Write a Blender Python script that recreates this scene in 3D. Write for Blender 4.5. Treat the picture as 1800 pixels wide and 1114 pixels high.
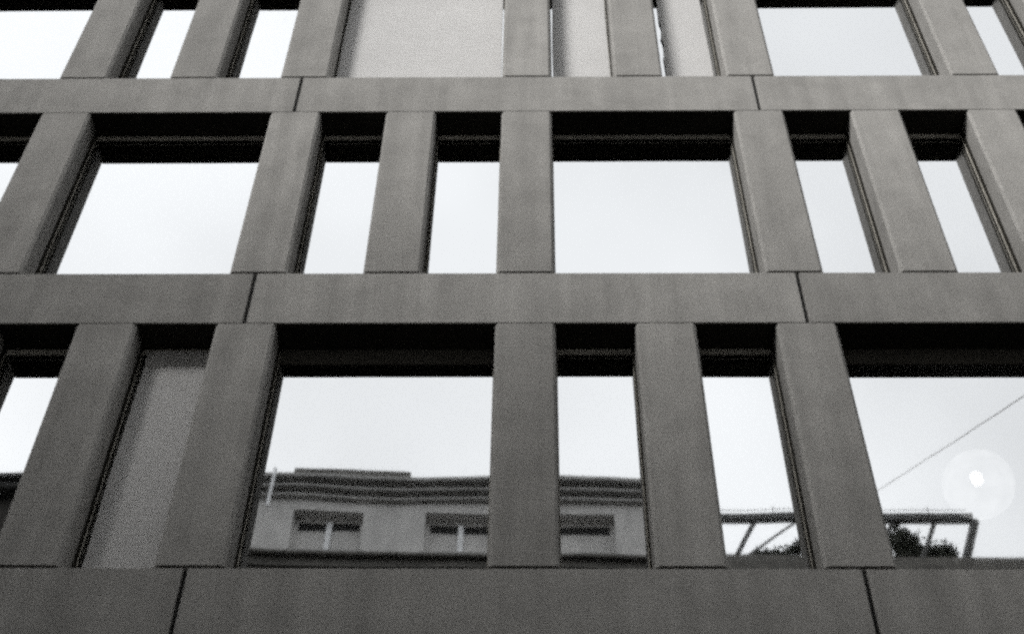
import bpy, bmesh, math, random
from mathutils import Matrix, Vector

random.seed(7)
scene = bpy.context.scene
for o in list(bpy.data.objects):
    bpy.data.objects.remove(o)
col = scene.collection
R = math.radians

# ------------------------------------------------------------------ camera
GROUND = -1.6                      # the camera is the origin of heights; the street lies 1.6 m below it
cam_data = bpy.data.cameras.new('camera')
cam = bpy.data.objects.new('camera', cam_data)
col.objects.link(cam)
right = Vector((0.99987576, 0.01111396, 0.01117759))
up = Vector((0.00122357, -0.76170803, 0.64791927))
fwd = Vector((-0.01571501, 0.6478251, 0.76162699))
m = Matrix(((right.x, up.x, -fwd.x, 0.079),
            (right.y, up.y, -fwd.y, -8.0),
            (right.z, up.z, -fwd.z, 0.0),
            (0, 0, 0, 1)))
cam.matrix_world = m
cam_data.sensor_width = 36
cam_data.lens = 50
cam_data.clip_start = 0.05
cam_data.clip_end = 3000
scene.camera = cam

# ------------------------------------------------------------------ sky and sun (overcast)
SUN_EL, SUN_AZ = R(34.2), R(40)      # azimuth measured to the left of straight behind the camera
world = bpy.data.worlds.new('World')
scene.world = world
world.use_nodes = True
wn = world.node_tree
wn.nodes.clear()
wo = wn.nodes.new('ShaderNodeOutputWorld')
bg = wn.nodes.new('ShaderNodeBackground')
sky = wn.nodes.new('ShaderNodeTexSky')
sky.sky_type = 'NISHITA'
sky.sun_disc = False
sky.sun_elevation = SUN_EL
sky.sun_rotation = math.pi + SUN_AZ
sky.air_density = 1.0
sky.dust_density = 4.0
sky.ozone_density = 1.0
bw = wn.nodes.new('ShaderNodeRGBToBW')
mix = wn.nodes.new('ShaderNodeMix')
mix.data_type = 'RGBA'
mix.inputs[0].default_value = 0.95
wn.links.new(sky.outputs[0], bw.inputs[0])
wn.links.new(bw.outputs[0], mix.inputs[6])
# the cloud deck: pale grey with soft, broad lighter and darker clouds
tc = wn.nodes.new('ShaderNodeTexCoord')
cl = wn.nodes.new('ShaderNodeTexNoise')
cl.inputs['Scale'].default_value = 2.2
cl.inputs['Detail'].default_value = 4
cl.inputs['Roughness'].default_value = 0.5
wn.links.new(tc.outputs['Generated'], cl.inputs['Vector'])
cr = wn.nodes.new('ShaderNodeMapRange')
for q, v in enumerate((0.33, 0.67, 3.55, 5.0)):
    cr.inputs[q + 1].default_value = v
wn.links.new(cl.outputs['Fac'], cr.inputs[0])
cs = wn.nodes.new('ShaderNodeVectorMath')
cs.operation = 'SCALE'
cs.inputs[0].default_value = (0.985, 1.0, 1.012)
wn.links.new(cr.outputs[0], cs.inputs['Scale'])
wn.links.new(cs.outputs[0], mix.inputs[7])
wn.links.new(mix.outputs[2], bg.inputs[0])
bg.inputs[1].default_value = 0.10
wn.links.new(bg.outputs[0], wo.inputs[0])

sun_data = bpy.data.lights.new('sun', 'SUN')
sun_data.energy = 1.5
sun_data.angle = R(20)
sun_data.color = (1.0, 0.985, 0.96)
sun = bpy.data.objects.new('sun', sun_data)
col.objects.link(sun)
d = Vector((-math.sin(SUN_AZ) * math.cos(SUN_EL), -math.cos(SUN_AZ) * math.cos(SUN_EL), math.sin(SUN_EL)))
sun.rotation_euler = d.to_track_quat('Z', 'Y').to_euler()
sun.location = d * 60

scene.view_settings.view_transform = 'Standard'
scene.view_settings.look = 'None'
scene.view_settings.gamma = 1
scene.view_settings.use_curve_mapping = False
scene.view_settings.exposure = 1.62
scene.render.engine = 'CYCLES'
scene.cycles.use_denoising = False
scene.cycles.use_adaptive_sampling = True
scene.cycles.adaptive_threshold = 0.12      # keeps a fine grain, as on film
scene.cycles.adaptive_min_samples = 20
scene.cycles.pixel_filter_type = 'BLACKMAN_HARRIS'
scene.cycles.filter_width = 2.9
scene.cycles.max_bounces = 8
scene.cycles.caustics_reflective = False
scene.cycles.caustics_refractive = False
scene.cycles.transparent_max_bounces = 12
scene.cycles.sample_clamp_indirect = 4


# ------------------------------------------------------------------ materials
def new_mat(name):
    mt = bpy.data.materials.new(name)
    mt.use_nodes = True
    nt = mt.node_tree
    nt.nodes.clear()
    out = nt.nodes.new('ShaderNodeOutputMaterial')
    return mt, nt, out


def node(nt, kind, **kw):
    n = nt.nodes.new(kind)
    for k, v in kw.items():
        setattr(n, k, v)
    return n


def math_node(nt, op, a, b):
    n = nt.nodes.new('ShaderNodeMath')
    n.operation = op
    for i, v in enumerate((a, b)):
        if isinstance(v, (int, float)):
            n.inputs[i].default_value = v
        else:
            nt.links.new(v, n.inputs[i])
    return n.outputs[0]


def remap(nt, v, a, b, c, e):
    n = nt.nodes.new('ShaderNodeMapRange')
    nt.links.new(v, n.inputs[0])
    for i, q in enumerate((a, b, c, e)):
        n.inputs[i + 1].default_value = q
    return n.outputs[0]


def rough_mat(name, color, rough=0.85, grain=0.16, blotch=0.12, streak=0.0, vary=0.06,
              grain_scale=120.0, bump=0.002, metallic=0.0, spec=0.3, scuffs=0.0):
    """Mineral or painted surface: fine grain, broad blotches, faint vertical streaks, slight variation per piece."""
    mt, nt, out = new_mat(name)
    b = node(nt, 'ShaderNodeBsdfPrincipled')
    b.inputs['Roughness'].default_value = rough
    b.inputs['Metallic'].default_value = metallic
    b.inputs['Specular IOR Level'].default_value = spec
    geo = node(nt, 'ShaderNodeNewGeometry')
    info = node(nt, 'ShaderNodeObjectInfo')
    fine = node(nt, 'ShaderNodeTexNoise')
    fine.inputs['Scale'].default_value = grain_scale
    fine.inputs['Detail'].default_value = 3
    fine.inputs['Roughness'].default_value = 0.75
    nt.links.new(geo.outputs['Position'], fine.inputs['Vector'])
    broad = node(nt, 'ShaderNodeTexNoise')
    broad.inputs['Scale'].default_value = 2.3
    broad.inputs['Detail'].default_value = 5
    broad.inputs['Roughness'].default_value = 0.62
    nt.links.new(geo.outputs['Position'], broad.inputs['Vector'])
    v = remap(nt, fine.outputs['Fac'], 0.25, 0.75, 1 - grain, 1 + grain)
    v = math_node(nt, 'MULTIPLY', v, remap(nt, broad.outputs['Fac'], 0.3, 0.7, 1 - blotch, 1 + blotch))
    v = math_node(nt, 'MULTIPLY', v, remap(nt, info.outputs['Random'], 0, 1, 1 - vary, 1 + vary))
    if streak > 0:
        mp = node(nt, 'ShaderNodeMapping')
        mp.inputs['Scale'].default_value = (5, 5, 0.3)
        nt.links.new(geo.outputs['Position'], mp.inputs['Vector'])
        st = node(nt, 'ShaderNodeTexNoise')
        st.inputs['Scale'].default_value = 1.0
        st.inputs['Detail'].default_value = 4
        nt.links.new(mp.outputs[0], st.inputs['Vector'])
        v = math_node(nt, 'MULTIPLY', v, remap(nt, st.outputs['Fac'], 0.35, 0.68, 1 + streak * 0.35, 1 - streak))
    if scuffs > 0:                                   # scattered pale scuffs and dark pores
        sn = node(nt, 'ShaderNodeTexNoise')
        sn.inputs['Scale'].default_value = 7.0
        sn.inputs['Detail'].default_value = 6
        sn.inputs['Roughness'].default_value = 0.7
        nt.links.new(geo.outputs['Position'], sn.inputs['Vector'])
        v = math_node(nt, 'MULTIPLY', v, remap(nt, sn.outputs['Fac'], 0.66, 0.76, 1.0, 1.0 + scuffs))
        v = math_node(nt, 'MULTIPLY', v, remap(nt, sn.outputs['Fac'], 0.34, 0.25, 1.0, 1.0 - scuffs))
    sc = node(nt, 'ShaderNodeVectorMath', operation='SCALE')
    sc.inputs[0].default_value = color
    nt.links.new(v, sc.inputs['Scale'])
    nt.links.new(sc.outputs[0], b.inputs['Base Color'])
    if bump > 0:
        bp = node(nt, 'ShaderNodeBump')
        bp.inputs['Strength'].default_value = 0.6
        bp.inputs['Distance'].default_value = bump
        nt.links.new(fine.outputs['Fac'], bp.inputs['Height'])
        nt.links.new(bp.outputs[0], b.inputs['Normal'])
    nt.links.new(b.outputs[0], out.inputs[0])
    return mt


def glass_mat(name, reflect=0.62, tint=(0.22, 0.225, 0.225), wave=0.0026):
    mt, nt, out = new_mat(name)
    gl = node(nt, 'ShaderNodeBsdfGlossy')
    gl.inputs['Roughness'].default_value = 0.022
    gl.inputs['Color'].default_value = (0.97, 0.985, 1.0, 1)
    tr = node(nt, 'ShaderNodeBsdfTransparent')
    tr.inputs['Color'].default_value = (*tint, 1)
    geo = node(nt, 'ShaderNodeNewGeometry')
    info = node(nt, 'ShaderNodeObjectInfo')
    ns = node(nt, 'ShaderNodeTexNoise', noise_dimensions='4D')
    ns.inputs['Scale'].default_value = 0.85
    ns.inputs['Detail'].default_value = 1.2
    nt.links.new(geo.outputs['Position'], ns.inputs['Vector'])
    nt.links.new(math_node(nt, 'MULTIPLY', info.outputs['Random'], 50.0), ns.inputs['W'])
    bp = node(nt, 'ShaderNodeBump')
    bp.inputs['Strength'].default_value = 1.0
    bp.inputs['Distance'].default_value = wave
    nt.links.new(ns.outputs['Fac'], bp.inputs['Height'])
    nt.links.new(bp.outputs[0], gl.inputs['Normal'])
    fr = node(nt, 'ShaderNodeFresnel')
    fr.inputs['IOR'].default_value = 1.5
    fac = math_node(nt, 'ADD', math_node(nt, 'MULTIPLY', fr.outputs[0], 0.8), reflect - 0.04)
    fac = math_node(nt, 'MULTIPLY', fac, remap(nt, info.outputs['Random'], 0, 1, 0.95, 1.04))     # coatings differ a little from pane to pane
    mx = node(nt, 'ShaderNodeMixShader')
    nt.links.new(fac, mx.inputs[0])
    nt.links.new(tr.outputs[0], mx.inputs[1])
    nt.links.new(gl.outputs[0], mx.inputs[2])
    nt.links.new(mx.outputs[0], out.inputs[0])
    return mt


def clear_mat(name):
    mt, nt, out = new_mat(name)
    tr = node(nt, 'ShaderNodeBsdfTransparent')
    nt.links.new(tr.outputs[0], out.inputs[0])
    return mt


def emit_mat(name, color, strength, see_through=0.0):
    mt, nt, out = new_mat(name)
    em = node(nt, 'ShaderNodeEmission')
    em.inputs[0].default_value = (*color, 1)
    em.inputs[1].default_value = strength
    if see_through > 0:
        tr = node(nt, 'ShaderNodeBsdfTransparent')
        mx = node(nt, 'ShaderNodeMixShader')
        mx.inputs[0].default_value = see_through
        nt.links.new(em.outputs[0], mx.inputs[1])
        nt.links.new(tr.outputs[0], mx.inputs[2])
        nt.links.new(mx.outputs[0], out.inputs[0])
    else:
        nt.links.new(em.outputs[0], out.inputs[0])
    return mt


M = {
    'concrete': rough_mat('precast concrete', (0.262, 0.256, 0.245), 0.88, grain=0.42, blotch=0.12, streak=0.15, vary=0.08, grain_scale=62, bump=0.003, spec=0.0, scuffs=0.35),
    'concrete_core': rough_mat('shaded concrete core', (0.11, 0.108, 0.103), 0.9, grain=0.15),
    'bronze': rough_mat('dark bronze metal', (0.026, 0.0245, 0.021), 0.55, grain=0.05, blotch=0.15, vary=0.1, bump=0.0, spec=0.0),
    'bead': rough_mat('pale bronze bead', (0.36, 0.345, 0.31), 0.6, grain=0.05, blotch=0.2, vary=0.1, bump=0.0, spec=0.0),  # even tone, much paler than the frame metal
    'fascia': rough_mat('brown metal fascia', (0.07, 0.066, 0.058), 0.6, grain=0.08, blotch=0.15, bump=0.0, spec=0.0),
    'seal': rough_mat('black joint sealant', (0.012, 0.012, 0.011), 0.8, bump=0.0),
    'glass': glass_mat('coated window glass'),
    'clear': clear_mat('uncoated glass face'),
    'blind': rough_mat('grey blind fabric', (0.45, 0.445, 0.44), 0.9, grain=0.05, blotch=0.04, vary=0.03, grain_scale=160, bump=0.001),
    'room': rough_mat('painted room wall', (0.35, 0.345, 0.335), 0.9, bump=0.0),
    'render': rough_mat('old lime render', (0.52, 0.51, 0.495), 0.9, grain=0.08, blotch=0.12, streak=0.1, bump=0.0),
    'dark_render': rough_mat('dark plaster frieze', (0.12, 0.115, 0.105), 0.9, grain=0.1, blotch=0.3, streak=0.2, bump=0.0),
    'soot': rough_mat('sooty plaster', (0.05, 0.047, 0.042), 0.9, grain=0.1, blotch=0.3, streak=0.2, bump=0.0),
    'stone_trim': rough_mat('grey stone trim', (0.33, 0.325, 0.315), 0.85, grain=0.08, blotch=0.15, bump=0.0),
    'white_paint': rough_mat('white paint', (0.80, 0.81, 0.82), 0.5, grain=0.03, blotch=0.04, bump=0.0),
    'dark_glass': rough_mat('dark house window', (0.03, 0.03, 0.03), 0.12, grain=0.0, blotch=0.0, bump=0.0, spec=0.5),
    'steel': rough_mat('dark painted steel', (0.03, 0.03, 0.028), 0.5, bump=0.0),
    'asphalt': rough_mat('asphalt', (0.048, 0.047, 0.045), 0.9, grain=0.3, blotch=0.2, grain_scale=60, bump=0.004),
    'paving': rough_mat('concrete paving', (0.19, 0.187, 0.18), 0.9, grain=0.15, blotch=0.15, bump=0.002),
    'bark': rough_mat('bark', (0.06, 0.052, 0.045), 0.9, bump=0.0),
    'leaf': rough_mat('leaf', (0.05, 0.055, 0.042), 0.7, vary=0.0, bump=0.0),
    'clay': rough_mat('clay pot', (0.14, 0.12, 0.10), 0.8, bump=0.0),
    'cable': rough_mat('grey cable sheath', (0.22, 0.22, 0.22), 0.6, bump=0.0),
    'globe': emit_mat('lit glass globe', (1.0, 0.98, 0.97), 0.22, 0.6),
    'bulb': emit_mat('lamp bulb', (1.0, 0.98, 0.95), 2.2),
}


# ------------------------------------------------------------------ mesh helpers
def box(bm, x0, x1, y0, y1, z0, z1, mi=0):
    vs = [bm.verts.new((x, y, z)) for x in (x0, x1) for y in (y0, y1) for z in (z0, z1)]
    fs = [(0, 1, 3, 2), (4, 6, 7, 5), (0, 4, 5, 1), (2, 3, 7, 6), (0, 2, 6, 4), (1, 5, 7, 3)]
    out = []
    for f in fs:
        fc = bm.faces.new([vs[i] for i in f])
        fc.material_index = mi
        out.append(fc)
    return out


def prism(bm, poly, z0, z1, mi=0):
    a = [bm.verts.new((x, y, z0)) for x, y in poly]
    b = [bm.verts.new((x, y, z1)) for x, y in poly]
    n = len(poly)
    for i in range(n):
        j = (i + 1) % n
        bm.faces.new((a[i], a[j], b[j], b[i])).material_index = mi
    bm.faces.new(list(reversed(a))).material_index = mi
    bm.faces.new(b).material_index = mi


def tube(bm, p0, p1, r0, r1=None, n=8):
    r1 = r0 if r1 is None else r1
    p0, p1 = Vector(p0), Vector(p1)
    ax = (p1 - p0).normalized()
    s = ax.orthogonal().normalized()
    t = ax.cross(s)
    A, B = [], []
    for k in range(n):
        w = s * math.cos(2 * math.pi * k / n) + t * math.sin(2 * math.pi * k / n)
        A.append(bm.verts.new(p0 + w * r0))
        B.append(bm.verts.new(p1 + w * r1))
    for k in range(n):
        j = (k + 1) % n
        bm.faces.new((A[k], A[j], B[j], B[k]))
    bm.faces.new(list(reversed(A)))
    bm.faces.new(B)


def to_mesh(bm, name, mats, bevel=0.0):
    if bevel > 0:
        bmesh.ops.bevel(bm, geom=list(bm.edges), offset=bevel, segments=1, affect='EDGES', clamp_overlap=True)
    bmesh.ops.recalc_face_normals(bm, faces=list(bm.faces))
    me = bpy.data.meshes.new(name)
    bm.to_mesh(me)
    bm.free()
    for q in (mats if isinstance(mats, (list, tuple)) else [mats]):
        me.materials.append(M[q])
    return me


def obj(name, me, parent=None, loc=(0, 0, 0), rot=(0, 0, 0), label=None):
    o = bpy.data.objects.new(name, me)
    col.objects.link(o)
    o.location = loc
    o.rotation_euler = rot
    if parent is not None:
        o.parent = parent
    if label:
        o['label'] = label
    return o


def thing(name, label, cat, loc=(0, 0, 0), rotz=0.0, group=None):
    o = bpy.data.objects.new(name, None)
    o.empty_display_size = 0.3
    col.objects.link(o)
    o.location = loc
    o.rotation_euler = (0, 0, rotz)
    o['label'] = label
    o['category'] = cat
    if group:
        o['group'] = group
    return o


def structure(name, me, loc=(0, 0, 0)):
    o = obj(name, me, None, loc)
    o['kind'] = 'structure'
    return o


# ------------------------------------------------------------------ ground
bm = bmesh.new(); box(bm, -900, 900, -900, 900, -0.5, 0); structure('street', to_mesh(bm, 'street', 'asphalt'), (0, 0, GROUND))
bm = bmesh.new(); box(bm, -60, 60, -2.6, 8.0, -0.2, 0.13); structure('pavement', to_mesh(bm, 'pavement', 'paving', 0.015), (0, 0, GROUND))
bm = bmesh.new(); box(bm, -60, 60, -36, -12.6, -0.2, 0.13); structure('pavement', to_mesh(bm, 'pavement', 'paving', 0.015), (0, 0, GROUND))

# ------------------------------------------------------------------ the concrete office building
U, PW = 1.2101, 0.520              # pier grid and pier width
FLOOR, BAND = 3.398, 0.690
GY = 0.32                          # depth of the glass behind the concrete front
H = FLOOR - BAND                   # clear height of an opening
B3 = 6.620                         # top of the lowest band in view
NX = 7
building = thing('office_building', 'grey precast concrete office block with grid of piers and reflective recessed windows', 'building', (0, 0, GROUND))
Z = lambda z: z - GROUND           # heights inside the building's own frame

# one precast pier: chamfered front block, shadow gap at its foot, core behind
bm = bmesh.new()
c, w = 0.026, PW / 2
prism(bm, [(-w + c, 0), (w - c, 0), (w, c), (w, 0.30), (-w, 0.30), (-w, c)], 0.026, H - 0.007)
k = 0.03
prism(bm, [(-w + k, k), (w - k, k), (w - k, 0.295), (-w + k, 0.295)], 0.001, H - 0.001)
prism(bm, [(-w + 0.075, 0.305), (w - 0.075, 0.305), (w - 0.075, 0.9), (-w + 0.075, 0.9)], 0.001, H - 0.001)
pier_mesh = to_mesh(bm, 'concrete_pier', 'concrete')


def window_mesh(width, kind):
    """Dark metal window frame set at the back of the concrete opening, with soffit and sill sheets."""
    b = bmesh.new()
    hw = width / 2
    for s in (-1, 1):
        x0, x1 = sorted((s * (hw - 0.012), s * (hw + 0.06)))
        box(b, x0, x1, 0.304, 0.42, -0.04, H)                                         # jamb
        x0, x1 = sorted((s * (hw - 0.011), s * (hw - 0.001)))
        box(b, x0, x1, 0.235, 0.302, -0.003, H - 0.011)                               # dark strip added on the reveal to deepen its dim mirror image
    box(b, -hw + 0.003, hw - 0.003, 0.003, 0.42, -0.04, -0.004)                       # sill sheet
    box(b, -hw + 0.001, hw - 0.001, 0.004, 0.303, H - 0.010, H + 0.001)               # dark sheet painting in the shade on the concrete soffit
    box(b, -hw + 0.0125, hw - 0.0125, 0.304, 0.42, H - 0.05, H + 0.001)               # head
    return to_mesh(b, 'window', 'bronze', 0.002)


def fascia_mesh(width, drop):
    b = bmesh.new()
    hw = width / 2
    box(b, -hw + 0.0125, hw - 0.0125, 0.298, 0.316, H - drop, H - 0.012)
    return to_mesh(b, 'head_fascia', 'fascia', 0.002)


def bead_mesh(width, kind):
    b = bmesh.new()
    hw = width / 2
    if kind == 'head':
        box(b, -hw + 0.02, hw - 0.02, 0.290, 0.3035, H - 0.085, H - 0.020)
    else:
        box(b, -0.003, 0.003, 0.285, 0.3035, 0, H - 0.06)
    return to_mesh(b, 'bead', 'bead')


def pane_mesh(width):
    b = bmesh.new()
    hw = width / 2
    fs = box(b, -hw + 0.006, hw - 0.006, -0.006, 0.006, -0.03, H - 0.03)
    for f in fs:
        f.material_index = 1
    fs[4].material_index = 1
    for f in fs:
        if all(abs(v.co.y + 0.006) < 1e-6 for v in f.verts):
            f.material_index = 0
    return to_mesh(b, 'pane', ['glass', 'clear'])


def blind_mesh(width, gap_l, gap_r, blobs=None):
    """A lowered cloth screen with slightly uneven side edges and a bottom bar."""
    b = bmesh.new()
    hw = width / 2
    nz, nxx = 90, 8
    z0, z1 = 0.035, H - 0.05
    grid = []
    for side in (0, 1):
        rows = []
        for j in range(nz + 1):
            z = z0 + (z1 - z0) * j / nz
            l = -hw + gap_l + 0.004 * math.sin(z * 3.1 + 1) + (0.6 * blobs(z) if blobs else 0)
            r = hw - gap_r + 0.004 * math.sin(z * 2.7)
            row = []
            for i in range(nxx + 1):
                x = l + (r - l) * i / nxx
                y = 0.283 + 0.003 * math.sin(x * 4 + z * 1.3) * math.sin(z * 1.1) + 0.002 * side
                row.append(b.verts.new((x, y, z)))
            rows.append(row)
        grid.append(rows)
    for s in (0, 1):
        for j in range(nz):
            for i in range(nxx):
                g = grid[s]
                b.faces.new((g[j][i], g[j][i + 1], g[j + 1][i + 1], g[j + 1][i]))
    for j in range(nz):
        for i in (0, nxx):
            b.faces.new((grid[0][j][i], grid[0][j + 1][i], grid[1][j + 1][i], grid[1][j][i]))
    box(b, -hw + gap_l, hw - gap_r, 0.272, 0.294, 0.008, 0.035)
    return to_mesh(b, 'roller_blind', 'blind')


widths = {1: U - PW, 2: 2 * U - PW}
WM = {(n, kd): window_mesh(widths[n], kd) for n in (1, 2) for kd in ('plain', 'panel', 'low')}
BH = {n: bead_mesh(widths[n], 'head') for n in (1, 2)}
BS = bead_mesh(1, 'side')
PM = {n: pane_mesh(widths[n]) for n in (1, 2)}

blob = lambda z: 0.03 * max(0, 1 - ((z - 1.57) / 0.15) ** 2) ** 0.5 if abs(z - 1.57) < 0.15 else (
    0.03 * max(0, 1 - ((z - 1.16) / 0.19) ** 2) ** 0.5 if abs(z - 1.16) < 0.19 else 0.0)
blinds = {  # (row, left pier, right pier): gaps
    (3, -3, -2): (0.060, 0.02, None),
    (1, -2, 0): (0.020, 0.034, None),
    (1, 0, 1): (0.034, 0.020, None),
    (1, 1, 2): (0.092, 0.075, blob),
}

for row in (1, 2, 3):
    zb = B3 + (3 - row) * FLOOR                       # top of the band below this row
    skip = (lambda i: (i - 3) % 4 == 0) if row in (1, 3) else (lambda i: (i - 1) % 4 == 0)
    piers = [i for i in range(-NX, NX + 1) if not skip(i)]
    for i in piers:
        obj('concrete_pier', pier_mesh, building, (i * U, 0, Z(zb)))
    for a, b_ in zip(piers[:-1], piers[1:]):
        n = b_ - a
        kd = 'plain'
        if row == 2 and a == 0:
            kd = 'plain'
        if row == 3 and a in (2, -2):
            kd = 'low'
        xc = (a + b_) / 2 * U
        wob = obj('window', WM[(n, kd)], building, (xc, 0, Z(zb)))
        obj('pane', PM[n], wob, (0, GY + 0.006, 0), (random.uniform(-0.0012, 0.0012), 0, random.uniform(-0.0015, 0.0015)))
        if kd != 'plain':
            obj('head_fascia', fascia_mesh(widths[n], 0.36 if kd == 'panel' else 0.20), wob)
        else:
            obj('bead', BH[n], wob)
        for s in (-1, 1):
            obj('bead', BS, wob, (s * (widths[n] / 2 - 0.0145), 0, 0))
        if (row, a, b_) in blinds:
            gl, gr, bl = blinds[(row, a, b_)]
            obj('roller_blind', blind_mesh(widths[n], gl, gr, bl), wob, label='pale grey cloth screen lowered in front of the glass')

# horizontal bands of precast panels, jointed on every fourth pier
JX = [-(6.013 * U), -(2.015 * U), 2.015 * U, 6.013 * U]
edges = [-(NX + 1) * U] + JX + [(NX + 1) * U]
J = 0.017
for bandi in range(4):
    zt = B3 + bandi * FLOOR
    for a, b_ in zip(edges[:-1], edges[1:]):
        bm = bmesh.new()
        hl = (b_ - a) / 2 - J
        box(bm, -hl, hl, 0, 0.30, -BAND, 0)
        obj('spandrel_panel', to_mesh(bm, 'spandrel_panel', 'concrete', 0.006), building, ((a + b_) / 2, 0, Z(zt)))
    for x in JX:
        bm = bmesh.new()
        box(bm, -J + 0.001, J - 0.001, 0.035, 0.29, -BAND + 0.005, -0.005)
        obj('joint_seal', to_mesh(bm, 'joint_seal', 'seal'), building, (x, 0, Z(zt)))
    bm = bmesh.new()
    box(bm, -(NX + 1) * U, (NX + 1) * U, 0.305, 6.0, -BAND + 0.02, -0.05)
    obj('floor_slab', to_mesh(bm, 'floor_slab', 'room'), building, (0, 0, Z(zt)))
bm = bmesh.new(); box(bm, -(NX + 1) * U, (NX + 1) * U, 6.0, 6.3, 0, Z(B3 + 3 * FLOOR)); obj('rear_wall', to_mesh(bm, 'rear_wall', 'room'), building)
for s in (-1, 1):
    bm = bmesh.new(); x = s * (NX + 1) * U
    box(bm, min(x, x + s * 0.3), max(x, x + s * 0.3), 0, 6.3, 0, Z(B3 + 3 * FLOOR + 0.9)); obj('end_wall', to_mesh(bm, 'end_wall', 'concrete', 0.01), building)
bm = bmesh.new(); box(bm, -(NX + 1) * U, (NX + 1) * U, 0.04, 0.30, 0, Z(B3 - BAND) - 0.012); obj('ground_floor_wall', to_mesh(bm, 'ground_floor_wall', 'concrete'), building)
bm = bmesh.new(); box(bm, -(NX + 1) * U, (NX + 1) * U, 0.03, 0.30, Z(B3 + 3 * FLOOR) + 0.012, Z(B3 + 3 * FLOOR) + 0.9); obj('parapet', to_mesh(bm, 'parapet', 'concrete', 0.01), building)

# ------------------------------------------------------------------ ball lamp hanging in the room behind the lower right window
lamp = thing('pendant_lamp', 'large round glowing globe lamp hanging behind the lowest window at the right edge', 'lamp', (3.87, 1.0, 8.37))
bm = bmesh.new(); bmesh.ops.create_uvsphere(bm, u_segments=40, v_segments=24, radius=0.30)
gm = M['globe'].node_tree
em = [q for q in gm.nodes if q.type == 'EMISSION'][0]
nz_ = node(gm, 'ShaderNodeTexNoise')
nz_.inputs['Scale'].default_value = 4.0
nz_.inputs['Detail'].default_value = 3
gm.links.new(remap(gm, nz_.outputs['Fac'], 0.35, 0.65, 0.15, 0.65), em.inputs[1])
g = obj('globe', to_mesh(bm, 'globe', 'globe'), lamp)
for q in g.data.polygons: q.use_smooth = True
bm = bmesh.new(); bmesh.ops.create_uvsphere(bm, u_segments=20, v_segments=14, radius=0.06)
bmesh.ops.scale(bm, vec=(0.9, 0.9, 1.35), verts=list(bm.verts))
obj('bulb', to_mesh(bm, 'bulb', 'bulb'), lamp, (0.0, 0, 0.07))
bm = bmesh.new(); tube(bm, (0, 0, 0.302), (0, 0, 0.93), 0.008);
obj('cord', to_mesh(bm, 'cord', 'white_paint'), lamp)

# ------------------------------------------------------------------ across the street: the house seen in the lowest windows
PHI = -R(1.6)
TX, TY = -5.2, -12.0
house = thing('townhouse', 'pale rendered townhouse with double cornice mirrored in the lowest wide window', 'building', (TX, TY, GROUND), PHI)
cosp = math.cos(R(1.6))
S = lambda x: (x - TX) / cosp
WX = [-6.5, -3.92, -1.35, 0.93]
WW, WT, WB = 1.36, 18.50, 17.46
xl, xr = S(-7.4), S(2.6)
TOP = 19.22
bm = bmesh.new()
box(bm, xl, xr, -9, 0, 0, Z(16.0))
box(bm, xl, xr, -0.40, 0, Z(16.0), Z(WB))
box(bm, xl, xr, -0.40, 0, Z(WT), Z(TOP) - 0.102)
xs = [xl] + [S(x) + s * WW / 2 for x in WX for s in (-1, 1)] + [xr]
for a, b_ in zip(xs[0::2], xs[1::2]):
    box(bm, a, b_, -0.40, 0, Z(WB), Z(WT))
obj('wall', to_mesh(bm, 'wall', 'render'), house)
bm = bmesh.new(); box(bm, xl + 0.01, xr - 0.01, -9.0, -0.41, Z(16.0), Z(TOP) - 0.11); obj('attic_room', to_mesh(bm, 'attic_room', 'render'), house)
bm = bmesh.new(); box(bm, xl - 0.1, xr + 0.1, -9.2, 0.28, Z(TOP) - 0.10, Z(TOP)); obj('roof', to_mesh(bm, 'roof', 'stone_trim', 0.02), house)
for zc, dp, hh in ((18.93, 0.20, 0.07), (18.76, 0.12, 0.07)):
    bm = bmesh.new(); box(bm, xl - 0.05, xr + 0.05, 0.002, dp, Z(zc), Z(zc) + hh); obj('cornice', to_mesh(bm, 'cornice', 'stone_trim', 0.015), house)
bm = bmesh.new()
box(bm, xl - 0.02, xr + 0.02, 0.002, 0.10, Z(16.0) + 0.005, Z(17.26))
box(bm, xl - 0.02, xr + 0.02, 0.002, 0.24, Z(17.26), Z(17.33))
box(bm, xl - 0.02, xr + 0.02, 0.11, 0.17, Z(17.02), Z(17.08))
obj('frieze', to_mesh(bm, 'frieze', 'dark_render', 0.01), house)
bm = bmesh.new(); box(bm, S(-4.68), S(-2.40), -1.4, 0.2, Z(TOP) + 0.003, Z(TOP) + 0.20); obj('roof_kerb', to_mesh(bm, 'roof_kerb', 'dark_render', 0.01), house)
fr_b = bmesh.new()
for a in (-WW / 2, WW / 2 - 0.08):
    box(fr_b, a, a + 0.08, -0.34, -0.26, 0, WT - WB)
box(fr_b, -WW / 2 + 0.081, WW / 2 - 0.081, -0.34, -0.26, WT - WB - 0.08, WT - WB)
frame_me = to_mesh(fr_b, 'window', 'render')
bm = bmesh.new(); box(bm, -WW / 2 + 0.081, WW / 2 - 0.081, -0.32, -0.30, 0, WT - WB - 0.26); curt_me = to_mesh(bm, 'shade', 'render')
bm = bmesh.new(); box(bm, -WW / 2 + 0.081, WW / 2 - 0.081, -0.33, -0.30, WT - WB - 0.26, WT - WB - 0.081); head_shadow_me = to_mesh(bm, 'pane', 'dark_glass')  # dark strip painting in the shadow below the window head
bm = bmesh.new(); box(bm, -0.055, 0.055, -0.30, -0.22, 0, WT - WB - 0.081); mull_me = to_mesh(bm, 'mullion', 'white_paint', 0.01)
bm = bmesh.new(); box(bm, -WW / 2 - 0.08, WW / 2 + 0.08, 0.002, 0.12, -0.10, -0.005); sill_me = to_mesh(bm, 'sill', 'stone_trim')
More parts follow.
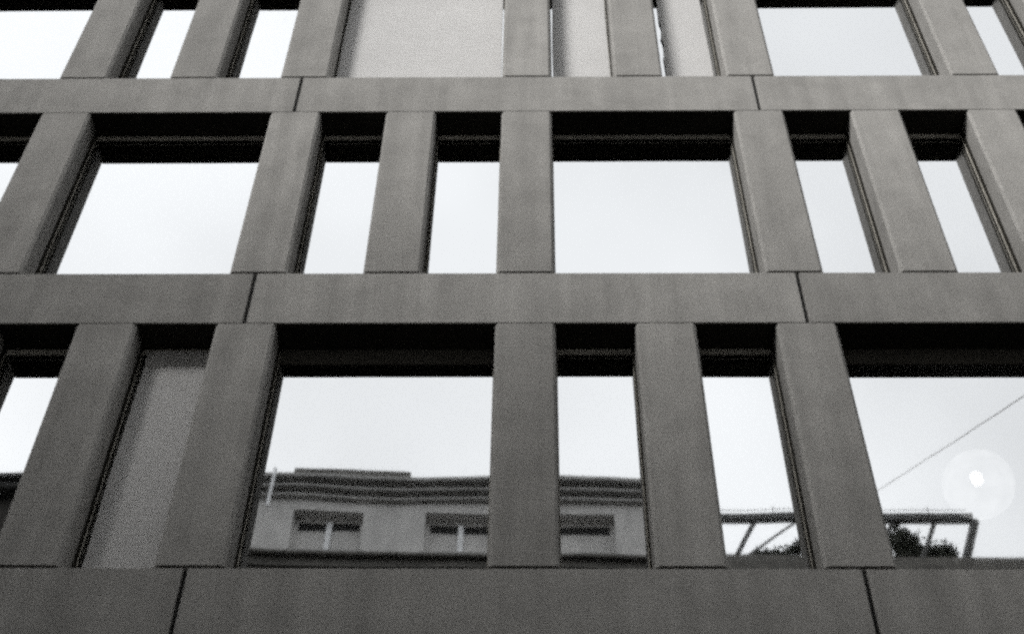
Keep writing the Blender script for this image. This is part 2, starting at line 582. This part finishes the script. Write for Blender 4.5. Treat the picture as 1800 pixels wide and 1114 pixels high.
for x in WX:
    wo_ = obj('window', frame_me, house, (S(x), 0, Z(WB)))
    obj('shade', curt_me, wo_); obj('pane', head_shadow_me, wo_)
    if x < 0: obj('mullion', mull_me, wo_)
    obj('sill', sill_me, wo_)
bm = bmesh.new(); tube(bm, (0, 0.36, Z(18.25)), (0, 0.36, Z(TOP) + 0.02), 0.034, n=12)
obj('downpipe', to_mesh(bm, 'downpipe', 'white_paint'), house, (S(-5.04), 0, 0))

# ------------------------------------------------------------------ darker house adjoining it on the left
dark = thing('dark_house', 'dark rendered house mirrored in the lowest window at the left edge', 'building', (TX, TY, GROUND), PHI)
dl, dr = S(-26), S(-7.5)
bm = bmesh.new(); box(bm, dl, dr, -9, -0.05, 0, Z(18.7)); obj('wall', to_mesh(bm, 'wall', 'soot'), dark)
bm = bmesh.new()
for q, (ov, z0, z1) in enumerate(((0.30, 18.7, 18.86), (0.42, 18.862, 19.0), (0.2, 19.002, 19.1))):
    box(bm, dl - 0.1, dr, -9.1, ov, Z(z0), Z(z1))
obj('roof', to_mesh(bm, 'roof', 'steel', 0.03), dark)
for k in range(6):
    bm = bmesh.new(); box(bm, -0.6, 0.6, -0.048, -0.02, 0, 1.5)
    obj('window', to_mesh(bm, 'window', 'dark_glass'), dark, (dr - 1.5 - 2.8 * k, 0, Z(16.6)))

# ------------------------------------------------------------------ neighbour block with a roof terrace
NY = -20.0
NROOF = 23.9
NPAR = 24.2
block = thing('neighbouring_block', 'dark flat roofed block behind the townhouse mirrored at the lower right', 'building', (14, NY, GROUND))
bm = bmesh.new(); box(bm, -18, 16, -10, 0, 0, Z(NROOF) - 0.4); obj('wall', to_mesh(bm, 'wall', 'dark_render'), block)
bm = bmesh.new(); box(bm, -18.1, 16.1, -10.1, 0.1, Z(NROOF) - 0.398, Z(NROOF)); obj('roof', to_mesh(bm, 'roof', 'dark_render', 0.02), block)
bm = bmesh.new(); box(bm, -18, 16, -0.2, 0.0, Z(NROOF) + 0.002, Z(NPAR)); obj('parapet', to_mesh(bm, 'parapet', 'dark_render', 0.02), block)

PY = NY - 0.35
pergola = thing('pergola', 'dark steel pergola frame with slanting struts on the roof terrace', 'pergola', (0, PY, NROOF + 0.003))
zz = lambda z: z - NROOF
bm = bmesh.new(); box(bm, 1.6, 11.8, -0.10, 0.10, zz(25.62), zz(25.86)); obj('beam', to_mesh(bm, 'beam', 'steel', 0.01), pergola)
bm = bmesh.new(); box(bm, 1.6, 11.8, -2.4, -2.2, zz(25.62), zz(25.86)); obj('beam', to_mesh(bm, 'beam', 'steel', 0.01), pergola)
for zr in (26.06,):
    bm = bmesh.new(); tube(bm, (1.6, 0, zz(zr)), (11.7, 0, zz(zr)), 0.010, n=6); obj('rail', to_mesh(bm, 'rail', 'steel'), pergola)
for x in (1.8, 6.6, 10.7):
    bm = bmesh.new(); tube(bm, (x, 0, zz(25.86)), (x, 0, zz(26.16)), 0.014, n=6); obj('baluster', to_mesh(bm, 'baluster', 'steel'), pergola)
for p0, p1, r in (((11.85, 25.63), (11.15, 23.95), 0.12), ((6.07, 25.63), (5.2, 23.95), 0.07), ((7.2, 25.6), (5.2, 24.0), 0.035),
                  ((10.8, 25.63), (10.0, 24.0), 0.06), ((9.72, 25.63), (8.7, 24.0), 0.06), ((3.3, 25.63), (2.6, 24.0), 0.07)):
    bm = bmesh.new(); tube(bm, (p0[0], 0, zz(p0[1])), (p1[0], 0, zz(p1[1])), r, n=8); obj('strut', to_mesh(bm, 'strut', 'steel'), pergola)
for x in (2.2, 11.1):
    bm = bmesh.new(); box(bm, x - 0.07, x + 0.07, -2.37, -2.23, 0, zz(25.615)); obj('post', to_mesh(bm, 'post', 'steel'), pergola)


def shrub(label, x, y, width, height, n, seed, lean):
    rnd = random.Random(seed)
    t = thing('terrace_shrub', label, 'shrub', (x, y, NROOF + 0.003), 0, 'potted shrubs on the roof terrace')
    b = bmesh.new(); tube(b, (0, 0, 0), (0, 0, 0.34), 0.20, 0.27, 14); obj('pot', to_mesh(b, 'pot', 'clay'), t)
    b = bmesh.new()
    tube(b, (0, 0, 0.3), (0.03, 0, height * 0.55), 0.045, 0.025)
    for k in range(7):
        a = rnd.uniform(0, 6.28)
        tube(b, (0.02, 0, height * rnd.uniform(0.3, 0.5)), (math.cos(a) * width * 0.35, math.sin(a) * width * 0.3, height * rnd.uniform(0.6, 0.9)), 0.02, 0.006, 5)
    obj('trunk', to_mesh(b, 'trunk', 'bark'), t)
    b = bmesh.new()
    clumps = []
    for _ in range(46):
        q = rnd.random()
        zmax = 0.98 - 0.42 * q
        clumps.append((lean * (q - 0.3) * width, rnd.uniform(-0.2, 0.2) * width, rnd.uniform(0.42, zmax) * height, rnd.uniform(0.10, 0.24)))
    for _ in range(n):
        cx, cy, cz, cr = rnd.choice(clumps)
        v = Vector((rnd.gauss(0, 1), rnd.gauss(0, 1), rnd.gauss(0, 1))).normalized() * cr * (rnd.random() ** 0.4 if rnd.random() < 0.86 else rnd.uniform(1.0, 1.9))
        p = Vector((cx, cy, cz)) + v
        s = Vector((rnd.gauss(0, 1), rnd.gauss(0, 1), rnd.gauss(0, 1))).normalized() * 0.075
        q = s.orthogonal().normalized() * 0.036
        b.faces.new([b.verts.new(p - s), b.verts.new(p + q), b.verts.new(p + s), b.verts.new(p - q)])
    obj('crown', to_mesh(b, 'crown', 'leaf'), t)
    return t


shrub('dense dark shrub under the pergola, mirrored in the right edge window', 10.3, PY - 0.95, 1.35, 2.45, 6500, 3, 1)
shrub('low dark shrub mirrored at the foot of the narrow window left of it', 7.3, PY - 0.95, 1.7, 1.9, 5000, 5, -1)

# ------------------------------------------------------------------ unseen tall blocks added across the street to shade the facade's sides
def shade_block(label, x0, x1, y1, top):
    t = thing('unseen_shade_block', label, 'building', ((x0 + x1) / 2, y1, GROUND), 0, 'unseen blocks added to shade the office front')
    hw = (x1 - x0) / 2
    b = bmesh.new()
    n = int((top - GROUND) / 3.2)
    nb = int((x1 - x0) / 3)
    box(b, -hw, hw, -6, -0.3, 0, top - GROUND)
    for k in range(n + 1):
        box(b, -hw, hw, -0.298, 0, k * 3.2, k * 3.2 + (1.3 if k < n else top - GROUND - n * 3.2))
    obj('wall', to_mesh(b, 'wall', 'render'), t)
    return t


shade_block('unseen tall block added to shade the left of the facade', -42, -20.0, -12.9, 33)
shade_block('unseen tall block added to shade the right of the facade', 15.8, 40, -12.9, 31)

# ------------------------------------------------------------------ cable slung across the street
bm = bmesh.new()
p0, p1 = Vector((7.83, NY - 0.35, 25.6)), Vector((6.0, 0.0, 10.33))
prev = p0
for k in range(1, 25):
    t = k / 24
    p = p0.lerp(p1, t) - Vector((0, 0, 0.04 * 4 * t * (1 - t)))
    tube(bm, prev, p, 0.008, n=6)
    prev = p
cab = obj('overhead_cable', to_mesh(bm, 'overhead_cable', 'cable'))
cab['label'] = 'thin cable slung across the street, a diagonal line in the right edge window'
cab['category'] = 'cable'
